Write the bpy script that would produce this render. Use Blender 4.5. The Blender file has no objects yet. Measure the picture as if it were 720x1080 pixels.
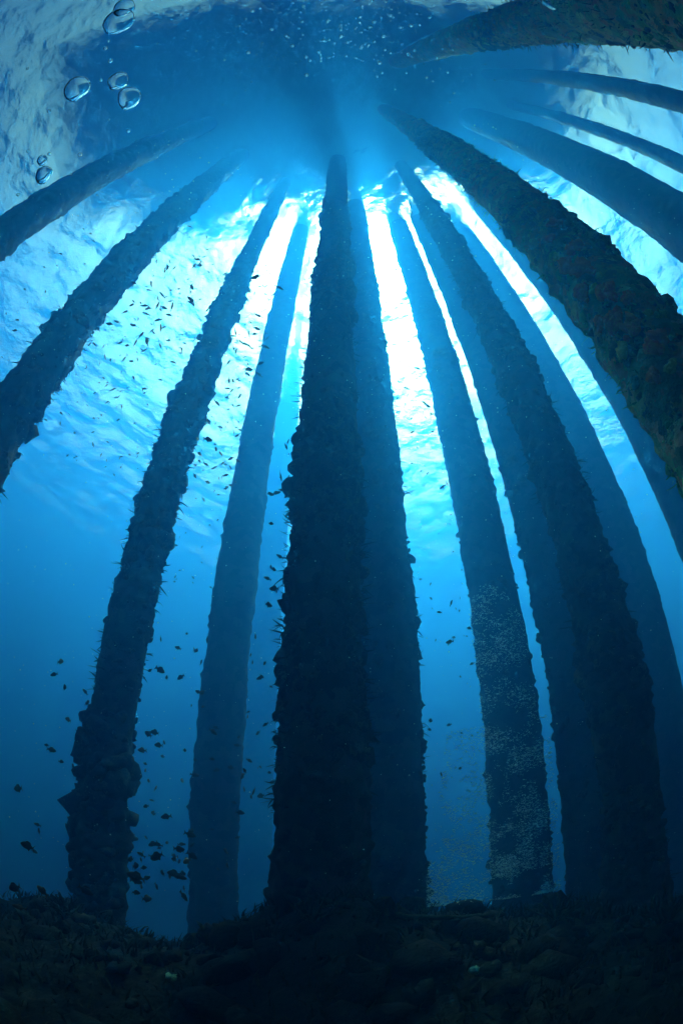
import bpy, bmesh, math, random
import numpy as np
from mathutils import Vector, Matrix

R = math.radians
random.seed(7)
rng = np.random.default_rng(11)
sc = bpy.context.scene
COL = sc.collection

# ------------------------------------------------------------------ camera, light, exposure
CAM_Z = 1.9            # camera above the seabed datum
SURF = 32.0            # mean water level above the seabed datum
cam_d = bpy.data.cameras.new('camera')
cam = bpy.data.objects.new('camera', cam_d)
COL.objects.link(cam)
cam.location = (0, 0, CAM_Z)
cam.rotation_euler = (R(90 + 37.1), 0, 0)
cam_d.type = 'PANO'
cam_d.sensor_fit = 'AUTO'
cam_d.sensor_width = 36
cam_d.panorama_type = 'FISHEYE_EQUISOLID'
cam_d.fisheye_lens = 505 / 1080 * 36
cam_d.fisheye_fov = R(180)
cam_d.clip_start = 0.02
cam_d.clip_end = 2000
sc.camera = cam

SUN_ZEN, SUN_AZ = 33.0, 12.0        # from the zenith, and clockwise from the view direction (+y)
w = bpy.data.worlds.new('World')
sc.world = w
w.use_nodes = True
nt = w.node_tree
nt.nodes.clear()
sky = nt.nodes.new('ShaderNodeTexSky')
sky.sky_type = 'NISHITA'
sky.sun_disc = False
sky.sun_elevation = R(90 - SUN_ZEN)
sky.sun_rotation = R(SUN_AZ)
sky.air_density = 0.6
sky.dust_density = 9.0
sky.ozone_density = 0.0
bg = nt.nodes.new('ShaderNodeBackground')
bg.inputs['Strength'].default_value = 0.15
wo = nt.nodes.new('ShaderNodeOutputWorld')
nt.links.new(sky.outputs[0], bg.inputs[0])
nt.links.new(bg.outputs[0], wo.inputs[0])

sun_d = bpy.data.lights.new('sun', 'SUN')
sun_d.energy = 3.6
sun_d.angle = R(0.5)
sun_d.color = (1.0, 0.96, 0.9)
sun = bpy.data.objects.new('sun', sun_d)
COL.objects.link(sun)
sd = Vector((math.sin(R(SUN_ZEN)) * math.sin(R(SUN_AZ)), math.sin(R(SUN_ZEN)) * math.cos(R(SUN_AZ)), math.cos(R(SUN_ZEN))))
sun.rotation_euler = sd.to_track_quat('Z', 'Y').to_euler()

vs = sc.view_settings
vs.view_transform = 'Standard'
vs.look = 'None'
vs.gamma = 1
vs.use_curve_mapping = False
vs.exposure = 2.78
cy = sc.cycles
cy.use_denoising = True
cy.max_bounces = 8
cy.transparent_max_bounces = 16
cy.volume_bounces = 1
cy.diffuse_bounces = 2
cy.transmission_bounces = 6
cy.glossy_bounces = 3
cy.sample_clamp_indirect = 4
cy.sample_clamp_direct = 12
cy.caustics_reflective = True
cy.caustics_refractive = True

# ------------------------------------------------------------------ helpers
def tag(o, label=None, cat=None, group=None, kind=None):
    if label: o['label'] = label
    if cat: o['category'] = cat
    if group: o['group'] = group
    if kind: o['kind'] = kind
    return o

def link(name, me, mat=None, parent=None, smooth=True):
    if mat and not me.materials:
        me.materials.append(mat)
    if smooth:
        me.polygons.foreach_set('use_smooth', [True] * len(me.polygons))
    o = bpy.data.objects.new(name, me)
    COL.objects.link(o)
    if parent: o.parent = parent
    return o

def empty(name, loc):
    o = bpy.data.objects.new(name, None)
    o.empty_display_size = 0.3
    COL.objects.link(o)
    o.location = loc
    return o

def mesh_np(name, V, F):
    """V (n,3); F (m,3) or (m,4) array"""
    me = bpy.data.meshes.new(name)
    V = np.asarray(V, dtype=np.float32)
    F = np.asarray(F, dtype=np.int32)
    k = F.shape[1]
    me.vertices.add(len(V))
    me.vertices.foreach_set('co', V.ravel())
    me.loops.add(F.size)
    me.loops.foreach_set('vertex_index', F.ravel())
    me.polygons.add(len(F))
    me.polygons.foreach_set('loop_start', np.arange(len(F), dtype=np.int32) * k)
    me.polygons.foreach_set('loop_total', np.full(len(F), k, dtype=np.int32))
    me.update(calc_edges=True)
    return me

def hash3(i, j, k, s):
    h = (i.astype(np.int64) * 374761393 + j.astype(np.int64) * 668265263 + k.astype(np.int64) * 2147483647 + s * 1274126177) & 0xffffffff
    h = ((h ^ (h >> 13)) * 1274126177) & 0xffffffff
    h = ((h ^ (h >> 16)) * 2246822519) & 0xffffffff
    return ((h ^ (h >> 15)) & 0xffffff) / float(0xffffff)

def vnoise(P, scale, seed=0):
    """smooth value noise in -1..1"""
    Q = np.asarray(P, dtype=np.float64) / scale
    i = np.floor(Q).astype(np.int64)
    f = Q - i
    f = f * f * (3 - 2 * f)
    r = 0
    for a in (0, 1):
        wa = f[:, 0] if a else 1 - f[:, 0]
        for b in (0, 1):
            wb = f[:, 1] if b else 1 - f[:, 1]
            for c in (0, 1):
                wc = f[:, 2] if c else 1 - f[:, 2]
                r = r + wa * wb * wc * hash3(i[:, 0] + a, i[:, 1] + b, i[:, 2] + c, seed)
    return r * 2 - 1

def worley(P, scale, seed=0):
    """distance to the nearest feature point, 0..~1"""
    Q = np.asarray(P, dtype=np.float64) / scale
    i = np.floor(Q).astype(np.int64)
    best = np.full(len(Q), 9.0)
    for a in (-1, 0, 1):
        for b in (-1, 0, 1):
            for c in (-1, 0, 1):
                ci, cj, ck = i[:, 0] + a, i[:, 1] + b, i[:, 2] + c
                fx = ci + hash3(ci, cj, ck, seed)
                fy = cj + hash3(ci, cj, ck, seed + 17)
                fz = ck + hash3(ci, cj, ck, seed + 31)
                d = (Q[:, 0] - fx) ** 2 + (Q[:, 1] - fy) ** 2 + (Q[:, 2] - fz) ** 2
                best = np.minimum(best, d)
    return np.sqrt(best)

def pol(az, dist, z=0.0):
    return Vector((dist * math.sin(R(az)), dist * math.cos(R(az)), z))

def aed(az, el, dist):
    """a point at bearing az, elevation el and range dist from where the diver hangs"""
    return Vector((dist * math.cos(R(el)) * math.sin(R(az)), dist * math.cos(R(el)) * math.cos(R(az)), CAM_Z + dist * math.sin(R(el))))

def ramp(nt, src, stops, interp='LINEAR'):
    r = nt.nodes.new('ShaderNodeValToRGB')
    r.color_ramp.interpolation = interp
    els = r.color_ramp.elements
    while len(els) > 1: els.remove(els[0])
    els[0].position = stops[0][0]; els[0].color = (*stops[0][1], 1)
    for p, c in stops[1:]:
        e = els.new(p); e.color = (*c, 1)
    nt.links.new(src, r.inputs[0])
    return r

def mat_growth(name, stops, scale=6.0, rough=0.85, bump=0.5, fine=40.0, stops2=None, sc2=1.3):
    m = bpy.data.materials.new(name)
    m.use_nodes = True
    n = m.node_tree
    b = n.nodes['Principled BSDF']
    b.inputs['Roughness'].default_value = rough
    b.inputs['Specular IOR Level'].default_value = 0.15
    tc = n.nodes.new('ShaderNodeTexCoord')
    v = n.nodes.new('ShaderNodeTexVoronoi'); v.inputs['Scale'].default_value = scale
    no = n.nodes.new('ShaderNodeTexNoise'); no.inputs['Scale'].default_value = scale * 2.1; no.inputs['Detail'].default_value = 6
    dis = n.nodes.new('ShaderNodeVectorMath'); dis.operation = 'ADD'
    n.links.new(tc.outputs['Object'], no.inputs['Vector'])
    n.links.new(tc.outputs['Object'], dis.inputs[0])
    sca = n.nodes.new('ShaderNodeVectorMath'); sca.operation = 'SCALE'; sca.inputs['Scale'].default_value = 0.25
    n.links.new(no.outputs['Color'], sca.inputs[0])
    n.links.new(sca.outputs[0], dis.inputs[1])
    n.links.new(dis.outputs[0], v.inputs['Vector'])
    sep = n.nodes.new('ShaderNodeSeparateColor')
    n.links.new(v.outputs['Color'], sep.inputs[0])
    r = ramp(n, sep.outputs[0], stops)
    col = r.outputs[0]
    if stops2:
        n2 = n.nodes.new('ShaderNodeTexNoise'); n2.inputs['Scale'].default_value = sc2; n2.inputs['Detail'].default_value = 3
        n.links.new(tc.outputs['Object'], n2.inputs['Vector'])
        r2 = ramp(n, n2.outputs[0], stops2)
        mx = n.nodes.new('ShaderNodeMix'); mx.data_type = 'RGBA'; mx.blend_type = 'MULTIPLY'
        mx.inputs['Factor'].default_value = 1
        n.links.new(col, mx.inputs[6]); n.links.new(r2.outputs[0], mx.inputs[7])
        col = mx.outputs[2]
    n.links.new(col, b.inputs['Base Color'])
    nf = n.nodes.new('ShaderNodeTexNoise'); nf.inputs['Scale'].default_value = fine; nf.inputs['Detail'].default_value = 5
    n.links.new(tc.outputs['Object'], nf.inputs['Vector'])
    bp = n.nodes.new('ShaderNodeBump'); bp.inputs['Strength'].default_value = bump; bp.inputs['Distance'].default_value = 0.03
    n.links.new(nf.outputs[0], bp.inputs['Height'])
    n.links.new(bp.outputs[0], b.inputs['Normal'])
    return m

M_PILE = mat_growth('crusted_steel', [(0.0, (.018, .022, .016)), (.35, (.04, .035, .03)), (.6, (.03, .05, .035)), (.8, (.07, .045, .05)), (1, (.06, .07, .05))], 5)
M_REEF = mat_growth('reef_crust', [(0.0, (.05, .08, .03)), (.25, (.22, .17, .07)), (.45, (.12, .28, .09)), (.6, (.5, .14, .05)), (.75, (.32, .34, .1)), (.9, (.6, .2, .1)), (1, (.5, .5, .22))], 9, bump=.8)  # colours raised to stand in for flash light on the near pile
M_BED = mat_growth('seabed_rubble', [(0.0, (.002, .002, .002)), (.4, (.004, .005, .003)), (.7, (.003, .007, .003)), (1, (.010, .009, .007))], 4, bump=.8, fine=25)  # near black: the shade over the seabed is put into its colour
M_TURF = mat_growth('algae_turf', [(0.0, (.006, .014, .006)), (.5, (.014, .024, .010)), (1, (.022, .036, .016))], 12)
M_ORANGE = mat_growth('orange_sponge', [(0, (.95, .10, .02)), (1, (.95, .24, .04))], 14, fine=60)  # orange, and yellow below, lifted in place of a diver's flash
M_YELLOW = mat_growth('yellow_sponge', [(0, (.55, .35, .05)), (1, (.7, .5, .12))], 14, fine=60)
M_TEAL = mat_growth('pale_sponge', [(0, (.08, .25, .18)), (1, (.16, .36, .26))], 14, fine=60)
M_STEEL = mat_growth('deck_steel', [(0, (.05, .05, .05)), (1, (.09, .08, .07))], 1.5, rough=.6)

def mat_plain(name, col, rough=.5, metal=0.0, spec=.5):
    m = bpy.data.materials.new(name); m.use_nodes = True
    b = m.node_tree.nodes['Principled BSDF']
    n = m.node_tree
    no = n.nodes.new('ShaderNodeTexNoise'); no.inputs['Scale'].default_value = 30
    tc = n.nodes.new('ShaderNodeTexCoord'); n.links.new(tc.outputs['Object'], no.inputs['Vector'])
    r = ramp(n, no.outputs[0], [(.35, tuple(c * .75 for c in col)), (.65, tuple(min(1, c * 1.2) for c in col))])
    n.links.new(r.outputs[0], b.inputs['Base Color'])
    b.inputs['Roughness'].default_value = rough; b.inputs['Metallic'].default_value = metal
    b.inputs['Specular IOR Level'].default_value = spec
    return m
M_FISH = mat_plain('dark_fish_skin', (.03, .035, .04), .5)
M_SILVER = mat_plain('silver_fish_skin', (.45, .8, .85), .35, .15)

# ------------------------------------------------------------------ water: surface sheet and the body of water
def water_surface():
    n = 520
    # denser towards the middle
    t = np.linspace(-1, 1, n)
    s = np.sign(t) * (np.abs(t) * 32 + np.abs(t) ** 5 * 150)
    X, Y = np.meshgrid(s, s, indexing='ij')
    P = np.stack([X.ravel(), Y.ravel(), np.zeros(n * n)], 1)
    r = np.random.default_rng(5)
    z = np.zeros(n * n)
    for lam, amp, cnt in ((9, .10, 5), (4.5, .055, 7), (2.2, .03, 9), (1.1, .014, 10), (.6, .006, 10)):
        for _ in range(cnt):
            a = r.normal(0.6, 1.1)
            l = lam * r.uniform(.7, 1.35)
            k = 2 * np.pi / l
            ph = k * (P[:, 0] * np.cos(a) + P[:, 1] * np.sin(a)) + r.uniform(0, 6.28)
            fade = 1.0
            z += fade * amp * r.uniform(.5, 1) * (np.sin(ph + .5 * np.sin(ph)))
    P[:, 2] = SURF + z
    i = np.arange((n - 1) * n).reshape(n - 1, n)[:, :-1].ravel()
    F = np.stack([i, i + n, i + n + 1, i + 1], 1)
    me = mesh_np('water_surface', P, F)
    m = bpy.data.materials.new('sea_surface'); m.use_nodes = True
    nt = m.node_tree; nt.nodes.clear()
    out = nt.nodes.new('ShaderNodeOutputMaterial')
    fr = nt.nodes.new('ShaderNodeFresnel'); fr.inputs['IOR'].default_value = 1.33
    tc = nt.nodes.new('ShaderNodeTexCoord')
    no = nt.nodes.new('ShaderNodeTexNoise'); no.inputs['Scale'].default_value = 2.2; no.inputs['Detail'].default_value = 5; no.inputs['Roughness'].default_value = .5; no.inputs['Distortion'].default_value = .4
    nt.links.new(tc.outputs['Object'], no.inputs['Vector'])
    bp = nt.nodes.new('ShaderNodeBump'); bp.inputs['Strength'].default_value = 1; bp.inputs['Distance'].default_value = .15
    nt.links.new(no.outputs[0], bp.inputs['Height'])
    nt.links.new(bp.outputs[0], fr.inputs['Normal'])
    tr = nt.nodes.new('ShaderNodeBsdfTransparent'); tr.inputs['Color'].default_value = (.22, 1, .85, 1)
    rf = nt.nodes.new('ShaderNodeBsdfRefraction'); rf.inputs['IOR'].default_value = 1.33; rf.inputs['Roughness'].default_value = .36; rf.inputs['Color'].default_value = (.22, 1, .85, 1)
    gl = nt.nodes.new('ShaderNodeBsdfGlossy'); gl.inputs['Roughness'].default_value = .08
    nt.links.new(bp.outputs[0], rf.inputs['Normal']); nt.links.new(bp.outputs[0], gl.inputs['Normal'])
    m1 = nt.nodes.new('ShaderNodeMixShader'); m1.inputs[0].default_value = .75
    nt.links.new(tr.outputs[0], m1.inputs[1]); nt.links.new(rf.outputs[0], m1.inputs[2])
    m2 = nt.nodes.new('ShaderNodeMixShader')
    nt.links.new(fr.outputs[0], m2.inputs[0]); nt.links.new(m1.outputs[0], m2.inputs[1]); nt.links.new(gl.outputs[0], m2.inputs[2])
    nt.links.new(m2.outputs[0], out.inputs['Surface'])
    o = link('water', me, m)
    tag(o, 'rippled sea surface seen from below', kind='structure')
water_surface()

def haze_box():
    me = bpy.data.meshes.new('haze')
    bm = bmesh.new()
    bmesh.ops.create_cube(bm, size=1)
    zb, zt = -13.0, SURF + 1.2
    for v in bm.verts:
        v.co = Vector((v.co.x * 340, v.co.y * 340, zb if v.co.z < 0 else zt))
    bm.to_mesh(me); bm.free()
    m = bpy.data.materials.new('sea_water_haze'); m.use_nodes = True
    nt = m.node_tree; nt.nodes.clear()
    out = nt.nodes.new('ShaderNodeOutputMaterial')
    pv = nt.nodes.new('ShaderNodeVolumePrincipled')
    D = 0.10
    pv.inputs['Density'].default_value = D
    # wanted scattering and absorption per metre
    s = (.0014, .0196, .0622); a = (.039, .0360, .0002)
    colr = [x / D for x in s]
    ab = [(1 - (x / D) / max(1e-3, 1 - c)) for x, c in zip(a, colr)]
    ab = [max(0, x) ** 2 for x in ab]
    pv.inputs['Color'].default_value = (*colr, 1)
    pv.inputs['Absorption Color'].default_value = (*ab, 1)
    pv.inputs['Anisotropy'].default_value = .6
    nt.links.new(pv.outputs[0], out.inputs['Volume'])
    o = link('haze', me, m, smooth=False)
    tag(o, 'blue sea water fading everything with distance', kind='stuff')
haze_box()

# ------------------------------------------------------------------ seabed
def bed_z(x, y):
    P = np.stack([x, y, np.zeros_like(x)], 1)
    r = np.hypot(x, y)
    z = -0.35 + .45 * vnoise(P, 5, 3) + .22 * vnoise(P, 1.7, 4)
    z += .62 * np.exp(-((r - 4.6) / 1.8) ** 2) + .11 * np.clip(x, -4, 1.2)
    z -= 9 * (1 - np.exp(-(np.clip(r - 5.5, 0, None) / 14) ** 2))
    z += .42 * np.exp(-((x + .1) ** 2 / 1.1 + (y - 4.2) ** 2 / 1.5)) + .18 * vnoise(P, .8, 8)
    return z
def seabed():
    n = 560
    t = np.linspace(-1, 1, n)
    s = np.sign(t) * (np.abs(t) * 9 + np.abs(t) ** 6 * 170)
    X, Y = np.meshgrid(s, s, indexing='ij')
    x, y = X.ravel(), Y.ravel()
    z = bed_z(x, y)
    P = np.stack([x, y, z], 1)
    near = np.clip(1.6 - np.hypot(x, y) / 12, 0, 1)
    P[:, 2] += near * (.16 * (0.6 - worley(P, .55, 9)) + .09 * (.6 - worley(P, .22, 12)) + .03 * vnoise(P, .09, 2))
    i = np.arange((n - 1) * n).reshape(n - 1, n)[:, :-1].ravel()
    F = np.stack([i, i + n, i + n + 1, i + 1], 1)
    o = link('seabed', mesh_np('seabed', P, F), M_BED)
    tag(o, 'dark rubble seabed under the platform', kind='structure')
seabed()

# ------------------------------------------------------------------ piles
def tube(rad, z0, z1, cell, x0, y0, amp, seed):
    nz = int((z1 - z0) / cell); na = max(28, int(2 * math.pi * rad / cell))
    za = np.linspace(z0, z1, nz); aa = np.linspace(0, 2 * np.pi, na, endpoint=False)
    Z, A = np.meshgrid(za, aa, indexing='ij')
    Z, A = Z.ravel(), A.ravel()
    P = np.stack([x0 + rad * np.cos(A), y0 + rad * np.sin(A), Z], 1)
    wet = np.clip((SURF + .5 - Z) / 2.0, 0, 1)
    lump = (.62 - worley(P, .34, seed)) * .95 + (.6 - worley(P, .15, seed + 3)) * .5 + .35 * vnoise(P, .9, seed + 5)
    spikes = np.clip(vnoise(P, .10, seed + 7) - .45, 0, 1) * 1.2
    foot = np.clip((1.6 - Z) / 1.6, 0, 1) ** 2 * (1 if z0 > -2 else 0)
    low = 1 + .5 * np.exp(-np.clip(Z, 0, None) / 2.5)
    big = .35 * vnoise(P, 1.5, seed + 21) + .25 * vnoise(P, .7, seed + 22)
    dr = wet * ((lump + spikes) * np.clip(.85 + 1.1 * vnoise(P, 1.1, seed + 25), .35, 1.6) + big * .9) * amp * low + foot * .22 * rad
    rr = rad * .93 + dr
    V = np.stack([rr * np.cos(A), rr * np.sin(A), Z], 1)
    k = np.arange(nz - 1)[:, None] * na; j = np.arange(na)[None, :]
    a = (k + j).ravel(); b = (k + (j + 1) % na).ravel()
    F = np.stack([a, b, b + na, a + na], 1)
    return V, F

DECK = SURF + 7.0
# az, half width, distance, cell, bump amp, label
PILES = [
 (-76, 4.0, 8, .09, .10, 'far left pile rising along the left edge to the surface, highest of the left ones'),
 (-53.3, 4.2, 7.5, .06, .13, 'second pile from the left, dark and knobbly, leaning in from the left edge'),
 (-27.2, 2.9, 7.5, .04, .10, 'slim dark knobbly pile standing alone left of the hazy blue one'),
 (-14.3, 3.0, 10.5, .08, .07, 'hazy blue smooth edged pile between the slim dark pile and the central one'),
 (-9.7, 2.0, 26, .12, .08, 'faintest narrow pile showing just left of the thick central one'),
 (-2.4, 5.3, 5.2, .028, .09, 'thick near black central pile overgrown with crust'),
 (5.9, 3.9, 8.5, .06, .08, 'dark pile directly behind the right side of the central one'),
 (20.2, 3.5, 10.5, .07, .08, 'blue pile right of the bright gap with silvery fish before it'),
 (28.0, 3.1, 10.5, .07, .08, 'shaded pile squeezed between the silvery fish and the dark knobbly one'),
 (33.2, 3.7, 6.5, .035, .10, 'near black knobbly pile right of centre, curving down to the lower right'),
 (38.0, 3.5, 13, .09, .06, 'pale blue pile left of the long curved light gap'),
 (49.5, 4.2, 12, .09, .06, 'pale blue pile right of the long curved light gap, half behind the reef covered one'),
 (56.8, 8.2, 2.9, .018, .055, 'nearest pile, covered with reef growth and orange sponges'),
 (78, 6.2, 7.8, .08, .06, 'broad smooth blue pile above the reef covered one on the right'),
 (89.2, 1.9, 10, .10, .06, 'thinnest blue pile crossing the bright water at the upper right'),
 (102, 2.6, 8.5, .09, .06, 'narrow arching blue pile just below the dark one at the top right'),
 (121, 8.3, 3.6, .03, .07, 'thick dark overgrown pile passing across the top right corner'),
]
pile_roots = []
for i, (az, hw, d, cell, amp, lab) in enumerate(PILES):
    rad = d * math.sin(R(hw))
    p = pol(az, d)
    root = empty('platform_pile', (p.x, p.y, 0))
    tag(root, lab, 'pile', 'piles holding up the platform')
    z0 = -1.2 - .75 * max(0, d - 5.5)
    V, F = tube(rad, z0, SURF + 1.0, cell, p.x, p.y, amp, 40 + i * 9)
    reef = i in (12, 16)
    link('crust', mesh_np('crust', V, F), M_REEF if reef else M_PILE, root)
    # bare steel above the splash zone
    na = 32
    aa = np.linspace(0, 2 * np.pi, na, endpoint=False)
    V = np.concatenate([np.stack([rad * .86 * np.cos(aa), rad * .86 * np.sin(aa), np.full(na, z)], 1) for z in (SURF - 1, DECK)])
    F = np.array([[k, (k + 1) % na, na + (k + 1) % na, na + k] for k in range(na)])
    link('steel_shaft', mesh_np('steel_shaft', V, F), M_STEEL, root)
    pile_roots.append((root, az, d, rad))

# ------------------------------------------------------------------ deck over the water
def box_bm(bm, x0, x1, y0, y1, z0, z1):
    r = bmesh.ops.create_cube(bm, size=1)
    for v in r['verts']:
        v.co = Vector((x0 if v.co.x < 0 else x1, y0 if v.co.y < 0 else y1, z0 if v.co.z < 0 else z1))
def deck():
    root = empty('platform_deck', (-5, -4, DECK))
    tag(root, 'dark platform deck above the water where all the piles meet', 'platform')
    def part(name, boxes):
        bm = bmesh.new()
        for b in boxes: box_bm(bm, *b)
        me = bpy.data.meshes.new(name); bm.to_mesh(me); bm.free()
        o = link(name, me, M_STEEL, root, smooth=False)
        o.matrix_parent_inverse = Matrix.Translation(-root.location)
        return o
    W, T = DECK, .5
    part('deck_plate', [(-23, -7.003, -9, 9.5, W, W + T), (-18, -7.003, 9.503, 13, W, W + T), (-7, 6, -9, 11, W, W + T), (6.003, 19, -9, 8.0, W, W + T)])
    bm = bmesh.new()
    for (r0, az, d, rad) in pile_roots:
        a = Vector(r0.location); n = Vector((0, -2, 0))
        dv = Vector((n.x - a.x, n.y - a.y, 0)); L = dv.length; ang = math.atan2(dv.y, dv.x)
        r = bmesh.ops.create_cube(bm, size=1)
        for v in r['verts']:
            v.co = Matrix.Rotation(ang, 3, 'Z') @ Vector((v.co.x * L + L / 2 - rad, v.co.y * .7, v.co.z * .9)) + Vector((a.x, a.y, DECK - .46 - .003 * len(bm.verts)))
    me = bpy.data.meshes.new('beams'); bm.to_mesh(me); bm.free()
    o = link('beam_frame', me, M_STEEL, root, smooth=False)
    o.matrix_parent_inverse = Matrix.Translation(-root.location)
deck()

# ------------------------------------------------------------------ growth on the piles
def ico(sub):
    bm = bmesh.new(); bmesh.ops.create_icosphere(bm, subdivisions=sub, radius=1)
    V = np.array([v.co[:] for v in bm.verts]); F = np.array([[v.index for v in f.verts] for f in bm.faces]); bm.free()
    return V, F
ICO1, ICO2, ICO3 = ico(1), ico(2), ico(3)

def lump_var(base, seed, amp=.35, sc_=.8):
    V, F = base
    n = vnoise(V + seed * 7.3, sc_, seed) * amp + vnoise(V + seed * 3.1, sc_ * .4, seed + 1) * amp * .5
    return V * (1 + n)[:, None], F
LUMPS = [lump_var(ICO2, k, .5, .7) for k in range(10)]

def scatter(pts, nrm, sizes, variants, seed, flat=(.5, 1.1)):
    r = np.random.default_rng(seed)
    VV, FF, off = [], [], 0
    for p, n, s_ in zip(pts, nrm, sizes):
        V, F = variants[r.integers(len(variants))]
        q = Vector(n).to_track_quat('Z', 'Y') @ Matrix.Rotation(r.uniform(0, 6.28), 3, 'Z').to_quaternion()
        M = np.array(q.to_matrix())
        S = np.array([s_ * r.uniform(.6, 1.3), s_ * r.uniform(.6, 1.3), s_ * r.uniform(*flat)])
        VV.append((V * S) @ M.T + np.array(p)); FF.append(F + off); off += len(V)
    return np.concatenate(VV), np.concatenate(FF)

def on_pile(idx, n, z0, z1, seed, face=None, spread=180, out=0.0):
    """n random points on a pile's skin, in the pile's own frame"""
    root, az, d, rad = pile_roots[idx]
    r = np.random.default_rng(seed)
    z = r.uniform(z0, z1, n)
    base = math.atan2(-root.location.y, -root.location.x) if face is None else face
    a = base + np.radians(r.uniform(-spread, spread, n))
    P = np.stack([(rad + out) * np.cos(a), (rad + out) * np.sin(a), z], 1)
    N = np.stack([np.cos(a), np.sin(a), r.normal(0, .35, n)], 1)
    return P, N, r

def growth(idx, name, n, z0, z1, smin, smax, mat, seed, spread=130, variants=LUMPS, flat=(.5, 1.1)):
    P, N, r = on_pile(idx, n, z0, z1, seed, spread=spread, out=-.03 * (pile_roots[idx][3] > .4) - .01)
    patch = vnoise(P * np.array([1, 1, .8]), .55, seed) * .7 + vnoise(P, 1.7, seed + 2) * .6
    sz = (smin + (smax - smin) * r.random(n) ** 2.5) * np.clip(.75 + 1.1 * patch, .3, 1.9)
    V, F = scatter(P, N, sz, variants, seed, flat)
    return tag(link(name, mesh_np(name, V, F), mat, pile_roots[idx][0]), kind='stuff')

M_MUSSEL = mat_growth('mussel_shells', [(0, (.012, .014, .012)), (.5, (.035, .035, .028)), (.8, (.06, .05, .04)), (1, (.10, .10, .07))], 11, fine=70)
M_GREEN = mat_growth('green_sponge', [(0, (.06, .16, .04)), (.5, (.14, .3, .08)), (1, (.38, .5, .14))], 11, fine=70)  # green and brown growth brightened, flash light put into the colour
M_BROWN = mat_growth('brown_sponge', [(0, (.4, .12, .04)), (.5, (.6, .22, .07)), (1, (.7, .35, .12))], 11, fine=70)
M_SHELL = mat_growth('lightened_mossy_shells', [(0, (.03, .04, .02)), (.4, (.10, .10, .05)), (.7, (.16, .2, .08)), (1, (.34, .3, .16))], 13, fine=70)  # lighter shells for the near pile, carrying flash light in their colour
growth(12, 'mussels', 2800, 2.5, 16, .02, .11, M_SHELL, 61)
growth(12, 'green_growth', 900, 2.5, 14, .02, .065, M_GREEN, 62)
growth(12, 'brown_growth', 420, 2.5, 12, .015, .06, M_BROWN, 63)
growth(16, 'mussels', 900, 3.0, 14, .03, .09, M_MUSSEL, 64)
growth(16, 'green_growth', 300, 3.0, 14, .03, .07, M_GREEN, 65)
growth(5, 'mussels', 2400, 0, 20, .03, .13, M_MUSSEL, 66)
growth(9, 'mussels', 2200, 0, 22, .03, .15, M_MUSSEL, 67)
growth(2, 'mussels', 1300, -1, 18, .03, .17, M_MUSSEL, 68)
growth(1, 'mussels', 900, 0, 20, .04, .17, M_MUSSEL, 69)
growth(6, 'mussels', 700, -1, 22, .04, .12, M_MUSSEL, 70)
growth(8, 'mussels', 500, -1, 20, .04, .12, M_MUSSEL, 71)
growth(7, 'mussels', 500, -1, 20, .04, .11, M_MUSSEL, 72)

def weed(idx, n, z0, z1, hmin, hmax, seed, mat):
    """thin drooping fronds standing off a pile in tufts"""
    P, N, r = on_pile(idx, n, z0, z1, seed, spread=125)
    keep = vnoise(P, .8, seed) + .5 * vnoise(P, .3, seed + 1) > .05
    P, N = P[keep], N[keep]; n = len(P)
    N /= np.linalg.norm(N, axis=1)[:, None]
    T = np.cross(N, r.normal(0, 1, (n, 3))); T /= np.linalg.norm(T, axis=1)[:, None]
    h = hmin + (hmax - hmin) * r.random(n)[:, None] ** 2; B = r.normal(0, .35, (n, 3)); B[:, 2] -= .15
    w_ = h * .09
    VV = []
    for f, wf in ((0, .8), (.35, 1), (.7, .7), (1, .08)):
        c = P + N * h * f + B * h * f * f
        VV += [c - T * w_ * wf, c + T * w_ * wf]
    V = np.stack(VV, 1).reshape(-1, 3); b = np.arange(n)[:, None] * 8
    F = np.concatenate([b + np.array([0, 1, 3, 2]) + 2 * k for k in range(3)])
    tag(link('weed', mesh_np('weed', V, F), mat, pile_roots[idx][0]), kind='stuff')
weed(12, 3200, 2.5, 15, .03, .10, 161, M_GREEN)
weed(5, 3000, 0, 18, .04, .14, 162, M_TURF)
weed(9, 2600, 0, 20, .05, .15, 163, M_TURF)
weed(2, 2200, -2, 16, .05, .17, 164, M_TURF)
weed(1, 1600, 0, 18, .05, .17, 165, M_TURF)
weed(16, 1600, 3, 14, .04, .12, 166, M_TURF)
weed(6, 1500, -2, 18, .06, .16, 167, M_TURF)
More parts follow.
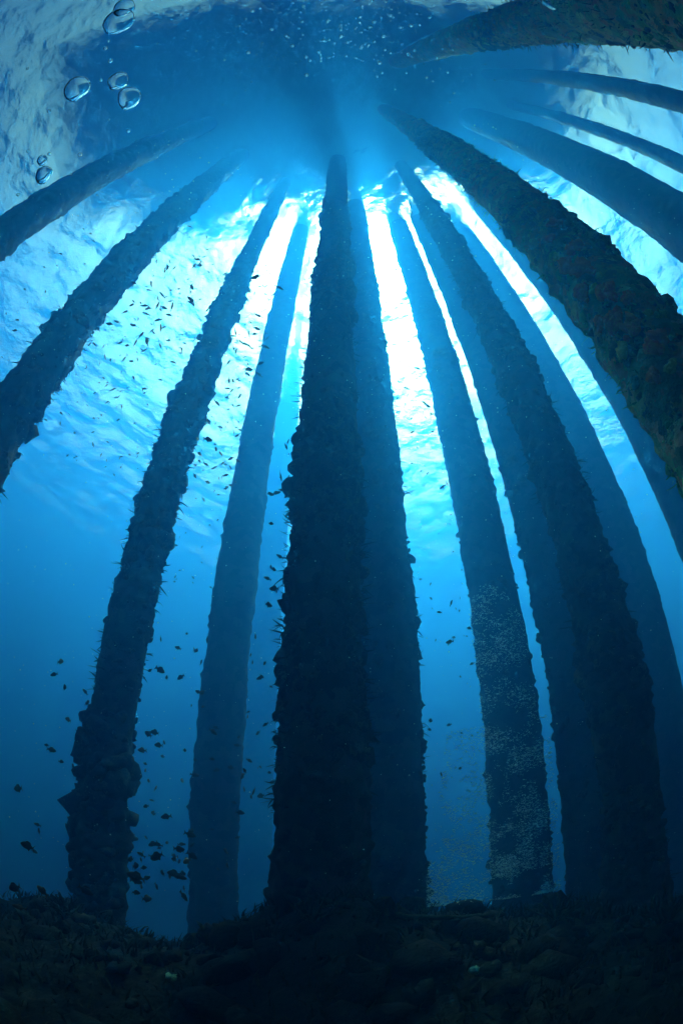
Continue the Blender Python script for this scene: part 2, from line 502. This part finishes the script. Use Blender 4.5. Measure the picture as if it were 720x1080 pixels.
# orange, yellow and pale sponges on the near pile
def cluster(idx, da, z, size, mat, name, seed, n=12):
    root, az, d, rad = pile_roots[idx]
    base = math.atan2(-root.location.y, -root.location.x) + R(da)
    r = np.random.default_rng(seed)
    a = base + r.normal(0, size / rad * .38, n); zz = z + r.normal(0, size * .42, n)
    P = np.stack([(rad + .03) * np.cos(a), (rad + .03) * np.sin(a), zz], 1)
    N = np.stack([np.cos(a), np.sin(a), r.normal(0, .3, n)], 1)
    V, F = scatter(P, N, size * 1.25 * r.uniform(.25, .6, n), LUMPS, seed, (.5, 1.0))
    return link(name, mesh_np(name, V, F), mat, root)
k = 0
for da, z, s_, m, nm in [
    (-8, 5.75, .10, M_ORANGE, 'orange_sponge'), (4, 5.55, .08, M_ORANGE, 'orange_sponge'), (14, 5.9, .06, M_ORANGE, 'orange_sponge'),
    (-20, 5.3, .07, M_ORANGE, 'orange_sponge'), (2, 5.05, .09, M_ORANGE, 'orange_sponge'), (16, 4.85, .05, M_ORANGE, 'orange_sponge'),
    (-12, 4.75, .08, M_ORANGE, 'orange_sponge'), (-2, 4.55, .07, M_ORANGE, 'orange_sponge'), (-30, 4.9, .05, M_ORANGE, 'orange_sponge'),
    (10, 4.3, .08, M_ORANGE, 'orange_sponge'), (-14, 4.1, .05, M_ORANGE, 'orange_sponge'), (-2, 6.3, .05, M_ORANGE, 'orange_sponge'), (20, 6.5, .06, M_ORANGE, 'orange_sponge'),
    (-6, 5.2, .04, M_YELLOW, 'yellow_sponge'), (10, 5.3, .03, M_YELLOW, 'yellow_sponge'), (-25, 4.5, .04, M_YELLOW, 'yellow_sponge'),
    (6, 4.05, .04, M_YELLOW, 'yellow_sponge'), (22, 4.6, .03, M_YELLOW, 'yellow_sponge'), (-15, 6.0, .035, M_YELLOW, 'yellow_sponge'),
    (-34, 4.2, .035, M_TEAL, 'pale_sponge'), (0, 3.7, .04, M_TEAL, 'pale_sponge')]:
    cluster(12, da, z, s_ * 1.15, m, nm, 300 + k); k += 1

# ------------------------------------------------------------------ seabed growth
def ground(x, y):
    return float(bed_z(np.array([x]), np.array([y]))[0])
def rubble():
    r = np.random.default_rng(77)
    n = 2600
    a = r.uniform(-75, 75, n); d = 1.6 + 6.4 * r.random(n)
    x = d * np.sin(np.radians(a)); y = d * np.cos(np.radians(a))
    z = bed_z(x, y)
    sz = .012 + .20 * r.random(n) ** 7
    V, F = scatter(np.stack([x, y, z + .03], 1), np.stack([r.normal(0, .4, n), r.normal(0, .4, n), np.ones(n)], 1), sz, LUMPS, 78, (.5, 1.3))
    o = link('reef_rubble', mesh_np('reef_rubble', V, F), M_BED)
    tag(o, 'dark encrusted rubble strewn over the seabed', kind='stuff')
    # short algae blades, each a bent tapering strip
    n = 9000
    a = r.uniform(-75, 75, n); d = 1.5 + 6.0 * r.random(n) ** .8
    x = d * np.sin(np.radians(a)); y = d * np.cos(np.radians(a))
    z = bed_z(x, y)
    h = r.uniform(.05, .16, n); wd = r.uniform(.006, .016, n); t = r.uniform(0, 6.28, n); lx, ly = r.normal(0, .5, n), r.normal(0, .5, n)
    VV = []
    for f, wf in ((0, 1), (.5, .8), (1, .1)):
        cx = x + lx * h * f * f; cy_ = y + ly * h * f * f; cz = z + .06 + h * f
        VV.append(np.stack([cx - np.cos(t) * wd * wf, cy_ - np.sin(t) * wd * wf, cz], 1))
        VV.append(np.stack([cx + np.cos(t) * wd * wf, cy_ + np.sin(t) * wd * wf, cz], 1))
    V = np.stack(VV, 1).reshape(-1, 3)
    b = np.arange(n)[:, None] * 6
    F = np.concatenate([b + np.array([0, 1, 3, 2]), b + np.array([2, 3, 5, 4])])
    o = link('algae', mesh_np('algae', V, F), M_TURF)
    tag(o, 'short dark algae growing over the rubble', kind='stuff')
rubble()

def coral(az, d, size, lab, seed, mat=M_TURF, n=16):
    """a coral bush: forking branches from a knobby foot"""
    p = pol(az, d); z = ground(p.x, p.y)
    root = empty('coral_bush', (p.x, p.y, z))
    tag(root, lab, 'coral', 'coral bushes on the seabed')
    V, F = lump_var(ICO2, seed, .4)
    link('foot', mesh_np('foot', V * np.array([size * .45, size * .45, size * .3]), F), M_BED, root)
    r = np.random.default_rng(seed)
    VV, FF, off = [], [], 0
    def limb(a, b, ra, rb):
        nonlocal off
        ax = Vector(b) - Vector(a); q = np.array(ax.to_track_quat('Z', 'Y').to_matrix())
        an = np.linspace(0, 2 * np.pi, 6, endpoint=False)
        c = np.stack([np.cos(an), np.sin(an), np.zeros(6)], 1) @ q.T
        VV.append(np.concatenate([np.array(a) + c * ra, np.array(b) + c * rb, [np.array(b) + np.array(ax.normalized()) * rb]]))
        FF.append(np.array([[i, (i + 1) % 6, 6 + (i + 1) % 6] for i in range(6)] + [[i, 6 + (i + 1) % 6, 6 + i] for i in range(6)] + [[6 + i, 6 + (i + 1) % 6, 12] for i in range(6)]) + off)
        off += 13
    for _ in range(n):
        dr = np.array([r.normal(0, .6), r.normal(0, .6), 1.0]); dr /= np.linalg.norm(dr)
        a = np.array([0, 0, size * .1]); rr = size * .07
        for lv in range(3):
            b = a + dr * size * r.uniform(.25, .4)
            limb(a, b, rr, rr * .8)
            d2 = dr + r.normal(0, .5, 3); d2 /= np.linalg.norm(d2)
            limb(b, b + d2 * size * .2, rr * .75, rr * .4)
            a = b; rr *= .78; dr = dr + r.normal(0, .25, 3); dr /= np.linalg.norm(dr)
    link('branches', mesh_np('branches', np.concatenate(VV), np.concatenate(FF)), mat, root)
coral(-31, 5.2, .26, 'dark coral bush at the seabed left of the slim pile base', 401)
coral(-22.5, 5.0, .24, 'dark coral bush right of the slim dark pile, under the fish', 402)
coral(-14.5, 4.4, .2, 'dark coral bush under the hazy blue pile', 403)
coral(-3.2, 3.9, .26, 'dark greenish coral bush at the foot of the central pile', 404)
coral(9, 4.5, .20, 'small dark coral bush beside the pipe, right of the central pile', 405)
coral(24, 4.6, .3, 'dark coral bush below the shaded pile on the right', 406)
coral(37, 4.3, .34, 'dark coral bush at the lower right edge of the seabed', 407)

def small_sponge(az, el_d, size, lab, seed, mat):
    p = pol(az, el_d); z = ground(p.x, p.y)
    r = np.random.default_rng(seed)
    n = 5
    P = np.stack([r.normal(0, size * .4, n), r.normal(0, size * .4, n), size * .3 + r.uniform(0, size * .3, n)], 1)
    V, F = scatter(P, np.tile([0, 0, 1.0], (n, 1)), size * r.uniform(.3, .6, n), LUMPS, seed, (.8, 1.4))
    o = link('sponge', mesh_np('sponge', V, F), mat); o.location = (p.x, p.y, z + .08)
    tag(o, lab, 'sponge')
small_sponge(15, 3.4, .05, 'small pale turquoise sponge on the dark seabed, nearer the middle', 501, M_TEAL)
small_sponge(25, 2.7, .06, 'pale turquoise sponge at the bottom edge, right of centre', 502, M_TEAL)
small_sponge(-19, 3.6, .05, 'pale green sponge on the seabed left of the central pile', 503, M_TEAL)

def pipe():
    a = pol(-3, 4.1); b = pol(17, 4.4)
    a.z = ground(a.x, a.y) + .17; b.z = ground(b.x, b.y) + .17
    n, k = 60, 14
    V = []
    d = (b - a); q = d.to_track_quat('Z', 'Y').to_matrix()
    for i in range(n):
        c = a.lerp(b, i / (n - 1)) + Vector((0, 0, -.05 * math.sin(i / (n - 1) * math.pi)))
        for j in range(k):
            t = 2 * math.pi * j / k
            V.append(c + q @ Vector((.028 * math.cos(t), .028 * math.sin(t), 0)))
    V = np.array([v[:] for v in V]); V += .012 * np.stack([vnoise(V, .06, 1), vnoise(V, .06, 2), vnoise(V, .06, 3)], 1)
    F = [[i * k + j, i * k + (j + 1) % k, (i + 1) * k + (j + 1) % k, (i + 1) * k + j] for i in range(n - 1) for j in range(k)]
    o = link('fallen_pipe', mesh_np('fallen_pipe', V, F), M_TURF)
    tag(o, 'thin greenish pipe lying across the seabed right of the central pile', 'pipe')
pipe()

# ------------------------------------------------------------------ fish
def fish_mesh(name, hh=.21, ww=.08, fork=.5, lod=10):
    """one fish, nose at +x, length 1"""
    xs = [.50, .46, .38, .25, .08, -.08, -.22, -.31, -.36]
    pr = [.06, .32, .62, .9, 1, .86, .5, .27, .22]
    V, F = [], []
    k = lod
    for x, p in zip(xs, pr):
        for j in range(k):
            t = 2 * math.pi * j / k
            V.append((x, ww * p * math.sin(t), hh * p * math.cos(t) * (1 if math.cos(t) > 0 else .92)))
    for i in range(len(xs) - 1):
        for j in range(k):
            F.append((i * k + j, i * k + (j + 1) % k, (i + 1) * k + (j + 1) % k, (i + 1) * k + j))
    F.append(tuple(range(k))[::-1]); F.append(tuple((len(xs) - 1) * k + j for j in range(k)))
    def fin(pts, th=.008):
        o = len(V)
        for x, y, z in pts: V.append((x, y + th, z))
        for x, y, z in pts: V.append((x, y - th, z))
        n = len(pts)
        F.append(tuple(o + i for i in range(n))); F.append(tuple(o + n + i for i in reversed(range(n))))
        for i in range(n): F.append((o + i, o + n + i, o + n + (i + 1) % n, o + (i + 1) % n))
    fin([(-.33, 0, hh * .22), (-.5, 0, hh * 1.0), (-.5 + .14 * fork, 0, 0), (-.33, 0, 0)])
    fin([(-.33, 0, 0), (-.5 + .14 * fork, 0, 0), (-.5, 0, -hh * 1.0), (-.33, 0, -hh * .22)])
    fin([(.22, 0, hh * .85), (.08, 0, hh * 1.35), (-.14, 0, hh * 1.15), (-.22, 0, hh * .5)])
    fin([(.02, 0, -hh * .85), (-.08, 0, -hh * 1.25), (-.2, 0, -hh * .45)])
    fin([(.16, ww * .8, -hh * .2), (.02, ww * 1.6, -hh * .6), (.04, ww * .9, -hh * .1)])
    me = bpy.data.meshes.new(name); me.from_pydata(V, [], F); me.update()
    return me
ME_DARK = [fish_mesh('dark_fish_a', .23), fish_mesh('dark_fish_b', .28, .09, .9), fish_mesh('dark_fish_c', .18)]
for m_ in ME_DARK: m_.materials.append(M_FISH)
ME_SILV = fish_mesh('silver_fish', .15, .06, .8, 6); ME_SILV.materials.append(M_SILVER)
fr = np.random.default_rng(99)
def put_fish(me, p, length, lab, grp, name='small_fish', cat='fish', yaw=None):
    o = bpy.data.objects.new(name, me); COL.objects.link(o)
    o.location = p
    o.rotation_euler = (fr.normal(0, .15), fr.normal(0, .35), fr.uniform(0, 6.28) if yaw is None else yaw + fr.normal(0, .35))
    o.scale = (length,) * 3
    tag(o, lab, cat, grp)
    return o
def school(n, az, el, dist, ln, lab, grp, yaw=None, centre=None):
    for _ in range(n):
        if centre:
            a = fr.normal((az[0] + az[1]) / 2, (az[1] - az[0]) / 4); e = fr.normal((el[0] + el[1]) / 2, (el[1] - el[0]) / 4)
            a = min(max(a, az[0]), az[1]); e = min(max(e, el[0]), el[1])
        else:
            a, e = fr.uniform(*az), fr.uniform(*el)
        put_fish(ME_DARK[fr.integers(3)], aed(a, e, fr.uniform(*dist)), fr.uniform(*ln), lab, grp, yaw=yaw)
school(88, (-49, -31), (44, 66), (6, 9), (.07, .15), 'tiny dark fish against bright surface between second left pile and slim knobbly one', 'dark fish near the surface left of the slim pile', centre=True)
school(78, (-24.5, -16), (38, 66), (6, 9), (.07, .15), 'tiny dark fish against bright surface between slim knobbly pile and hazy blue one', 'dark fish near the surface between slim and hazy piles')
school(48, (-24, -16.5), (-9, 22), (5, 7), (.06, .14), 'small dark fish in deep blue water between slim knobbly and hazy blue piles', 'dark fish low between slim and hazy piles')
school(26, (-24, -16.5), (-13, -3), (4.0, 6), (.08, .17), 'dark fish just above the seabed beside the foot of the slim knobbly pile', 'dark fish by the foot of the slim pile')
school(38, (-11.5, -8.2), (0, 46), (4.6, 6.5), (.05, .12), 'small dark fish in the narrow gap left of the thick central pile', 'dark fish in the gap left of the central pile')
school(14, (-15.5, -11.5), (-8, 12), (5, 7), (.07, .13), 'small dark fish in front of the lower part of the hazy blue pile', 'dark fish before the hazy pile')
school(14, (-35.5, -30.5), (-10, 18), (5, 6.5), (.08, .13), 'small dark fish close to the left side of the slim knobbly pile', 'dark fish left of the slim pile')
school(22, (10, 16.5), (38, 62), (6, 9), (.06, .12), 'tiny dark fish in the brightest gap right of the central pile', 'dark fish in the bright gap')
school(16, (10.3, 16.5), (-6, 28), (5, 8), (.05, .10), 'small dark fish in the blue gap right of the central pile', 'dark fish in the blue gap')
for a, e, d, l, lab in [(-37.2, -2.7, 3.4, .085, 'lone dark fish highest in the empty blue water at lower left'),
                        (-35.6, -9.3, 3.2, .10, 'dark fish midway down the blue water at lower left'),
                        (-28.8, -13.0, 3.4, .12, 'dark fish low beside the foot of the slim pile'),
                        (-33.8, -14.4, 3.2, .10, 'dark fish in the lowest left group, its right member'),
                        (-37.0, -14.9, 3.4, .11, 'dark fish in the lowest left group, its upper left member'),
                        (-36.5, -17.2, 3.2, .10, 'dark fish just above the seabed in the lower left corner')]:
    put_fish(ME_DARK[fr.integers(3)], aed(a, e, d), l, lab, 'dark fish in the lower left water', yaw=fr.choice([0.3, 3.3]))

# baitfish: a glittering column before the blue pile; the nearest ones singly, the rest as one mass
def bait_point():
    while True:
        if fr.random() < .45:
            a, e = fr.uniform(16.6, 23.4), -12 + 39 * fr.random() ** 1.2
        else:
            a, e = fr.uniform(9.5, 24.5), -12 + 22 * fr.random() ** 1.8
        q = vnoise(np.array([[a, e, 0.0]]), 2.6, 5)[0] + .6 * vnoise(np.array([[a, e, 0.0]]), 1.0, 6)[0]
        if e < 27 - (a - 19.5) ** 2 * .35 and fr.random() < .5 + .8 * q: return a, e
for _ in range(290):
    a, e = bait_point()
    put_fish(ME_SILV, aed(a, e, fr.uniform(3.6, 5.2)), fr.uniform(.016, .032), 'tiny silvery baitfish in the glittering school right of the central pile', 'silvery baitfish school', 'baitfish')
mv = np.array([(.5, 0, 0), (.12, .07, 0), (.12, 0, .15), (.12, -.07, 0), (.12, 0, -.15), (-.33, 0, .02), (-.5, 0, .15), (-.5, 0, -.15), (-.33, .01, 0)])
mf = np.array([[0, 1, 2], [0, 2, 3], [0, 3, 4], [0, 4, 1], [5, 2, 1], [5, 3, 2], [5, 4, 3], [5, 1, 4], [5, 6, 8], [5, 8, 7], [6, 7, 8]])
VV, FF, off = [], [], 0
for _ in range(12000):
    a, e = bait_point()
    p = aed(a, e, fr.uniform(5.2, 9.0)); M = np.array(Matrix.Rotation(fr.uniform(0, 6.28), 3, 'Z') @ Matrix.Rotation(fr.normal(0, .4), 3, 'Y'))
    VV.append(mv * (.015 + .035 * fr.random() ** 2) @ M.T + np.array(p[:])); FF.append(mf + off); off += len(mv)
o = link('baitfish_mass', mesh_np('baitfish_mass', np.concatenate(VV), np.concatenate(FF)), M_SILVER)
tag(o, 'far part of the glittering baitfish school', kind='stuff')

mvd = np.array([v.co[:] for v in ME_DARK[0].vertices])
bm = bmesh.new(); bm.from_mesh(ME_DARK[0]); bmesh.ops.triangulate(bm, faces=bm.faces); mfd = np.array([[v.index for v in f.verts] for f in bm.faces]); bm.free()
VV, FF, off = [], [], 0
for _ in range(330):
    a, e = ((fr.uniform(-50, -30), fr.uniform(36, 64)), (fr.uniform(-24.5, -16), fr.uniform(26, 66)), (fr.uniform(-67, -60), fr.uniform(38, 58)), (fr.uniform(9, 17), fr.uniform(20, 66)))[fr.choice(4, p=[.42, .3, .08, .2])]
    M = np.array(Matrix.Rotation(fr.uniform(0, 6.28), 3, 'Z') @ Matrix.Rotation(fr.normal(0, .4), 3, 'Y'))
    VV.append(mvd * fr.uniform(.06, .12) @ M.T + np.array(aed(a, e, fr.uniform(9, 15))[:])); FF.append(mfd + off); off += len(mvd)
tag(link('far_fish', mesh_np('far_fish', np.concatenate(VV), np.concatenate(FF)), M_FISH), 'farthest specks of small fish near the surface', kind='stuff')
M_BLUE = mat_plain('blue_fish_skin', (.05, .45, .8), .4)
me = fish_mesh('blue_fish', .2, .07, .9); me.materials.append(M_BLUE)
o = put_fish(me, aed(125, 64.5, 2.1), .11, 'small bright blue fish before the dark pile at the top right', None, 'blue_fish')
o.rotation_euler = (.4, 1.2, 1.0)

# ------------------------------------------------------------------ air bubbles
M_AIR = bpy.data.materials.new('air_bubble'); M_AIR.use_nodes = True
n_ = M_AIR.node_tree; n_.nodes.clear()
go = n_.nodes.new('ShaderNodeOutputMaterial'); g = n_.nodes.new('ShaderNodeBsdfGlass')
g.inputs['IOR'].default_value = .75; g.inputs['Roughness'].default_value = .02
n_.links.new(g.outputs[0], go.inputs['Surface'])
def bubble(az, el, d, size, lab, seed, flat=.55):
    V, F = lump_var(ICO3, seed, .32, 1.5)
    V = V * np.array([1, 1, flat]); V[:, 2] = np.where(V[:, 2] < 0, V[:, 2] * .45, V[:, 2])
    o = link('air_bubble', mesh_np('air_bubble', V * size, F), M_AIR)
    o.location = aed(az, el, d)
    tag(o, lab, 'bubble', 'rising air bubbles')
BUB = [(None, .9, 15, 'flat jagged air bubble highest at the upper left'),
       (None, .9, 10, 'small round air bubble right above the highest jagged one'),
       (None, .9, 13, 'round cap shaped air bubble left of the middle pair'),
       (None, .9, 9, 'small clear air bubble, upper one of the middle pair'),
       (None, .9, 12, 'tilted air bubble, lower one of the middle pair'),
       (None, .8, 10, 'dark rimmed air bubble lowest of all by the far left pile'),
       (None, .8, 6, 'tiny air bubble just above the lowest dark rimmed one')]
BUB_AE = [(-119.7, 63.7), (-123.6, 63.4), (-101.1, 61.2), (-101.4, 65.8), (-94.8, 67.2), (-82.8, 56.3), (-86.1, 56.8)]
for k, ((_, d, px, lab), (a, e)) in enumerate(zip(BUB, BUB_AE)):
    bubble(a, e, d, px / 505 * d, lab, 600 + k)

# fine bubbles added over the diver to stand in for ripple sparkle
VV, FF, off = [], [], 0
bv, bf = ICO1
for _ in range(900):
    a = fr.normal(175, 38); e = min(86, fr.normal(79, 4)); d = fr.uniform(2.5, 7)
    VV.append(bv * (.003 + .011 * fr.random() ** 3) + np.array(aed(a, e, d)[:])); FF.append(bf + off); off += len(bv)
o = link('sparkle_bubbles', mesh_np('sparkle_bubbles', np.concatenate(VV), np.concatenate(FF)), M_AIR)
tag(o, 'fine bubbles standing in for ripple sparkle high above the diver', kind='stuff')

# drifting motes
VV, FF, off = [], [], 0
ov = np.array([(1, 0, 0), (-1, 0, 0), (0, 1, 0), (0, -1, 0), (0, 0, 1), (0, 0, -1)], float)
of = np.array([[0, 2, 4], [2, 1, 4], [1, 3, 4], [3, 0, 4], [2, 0, 5], [1, 2, 5], [3, 1, 5], [0, 3, 5]])
for _ in range(2600):
    a = fr.uniform(-80, 80); e = fr.uniform(-12, 75); d = 1.2 + 8 * fr.random()
    VV.append(ov * fr.uniform(.6, 1.3, 3) * d * (.0006 + .0012 * fr.random() ** 3) + np.array(aed(a, e, d)[:])); FF.append(of + off); off += 6
o = link('drifting_motes', mesh_np('drifting_motes', np.concatenate(VV), np.concatenate(FF)), M_SILVER)
tag(o, 'fine pale motes drifting in the water', kind='stuff')
for k in range(16):
    a0, e0 = ((-112, 64), (-98, 66), (-84, 57))[k % 3]
    d = fr.uniform(.85, 1.1)
    V, F = lump_var(ICO2, 640 + k, .15, 1.5)
    o = link('tiny_bubble', mesh_np('tiny_bubble', V * np.array([1, 1, .8]) * d * fr.uniform(.0015, .005), F), M_AIR)
    o.location = aed(a0 + fr.normal(0, 7), e0 + fr.normal(0, 3.5), d)
    tag(o, 'tiny bead of air trailing among the larger bubbles at upper left', 'bubble', 'tiny air bubbles at upper left')
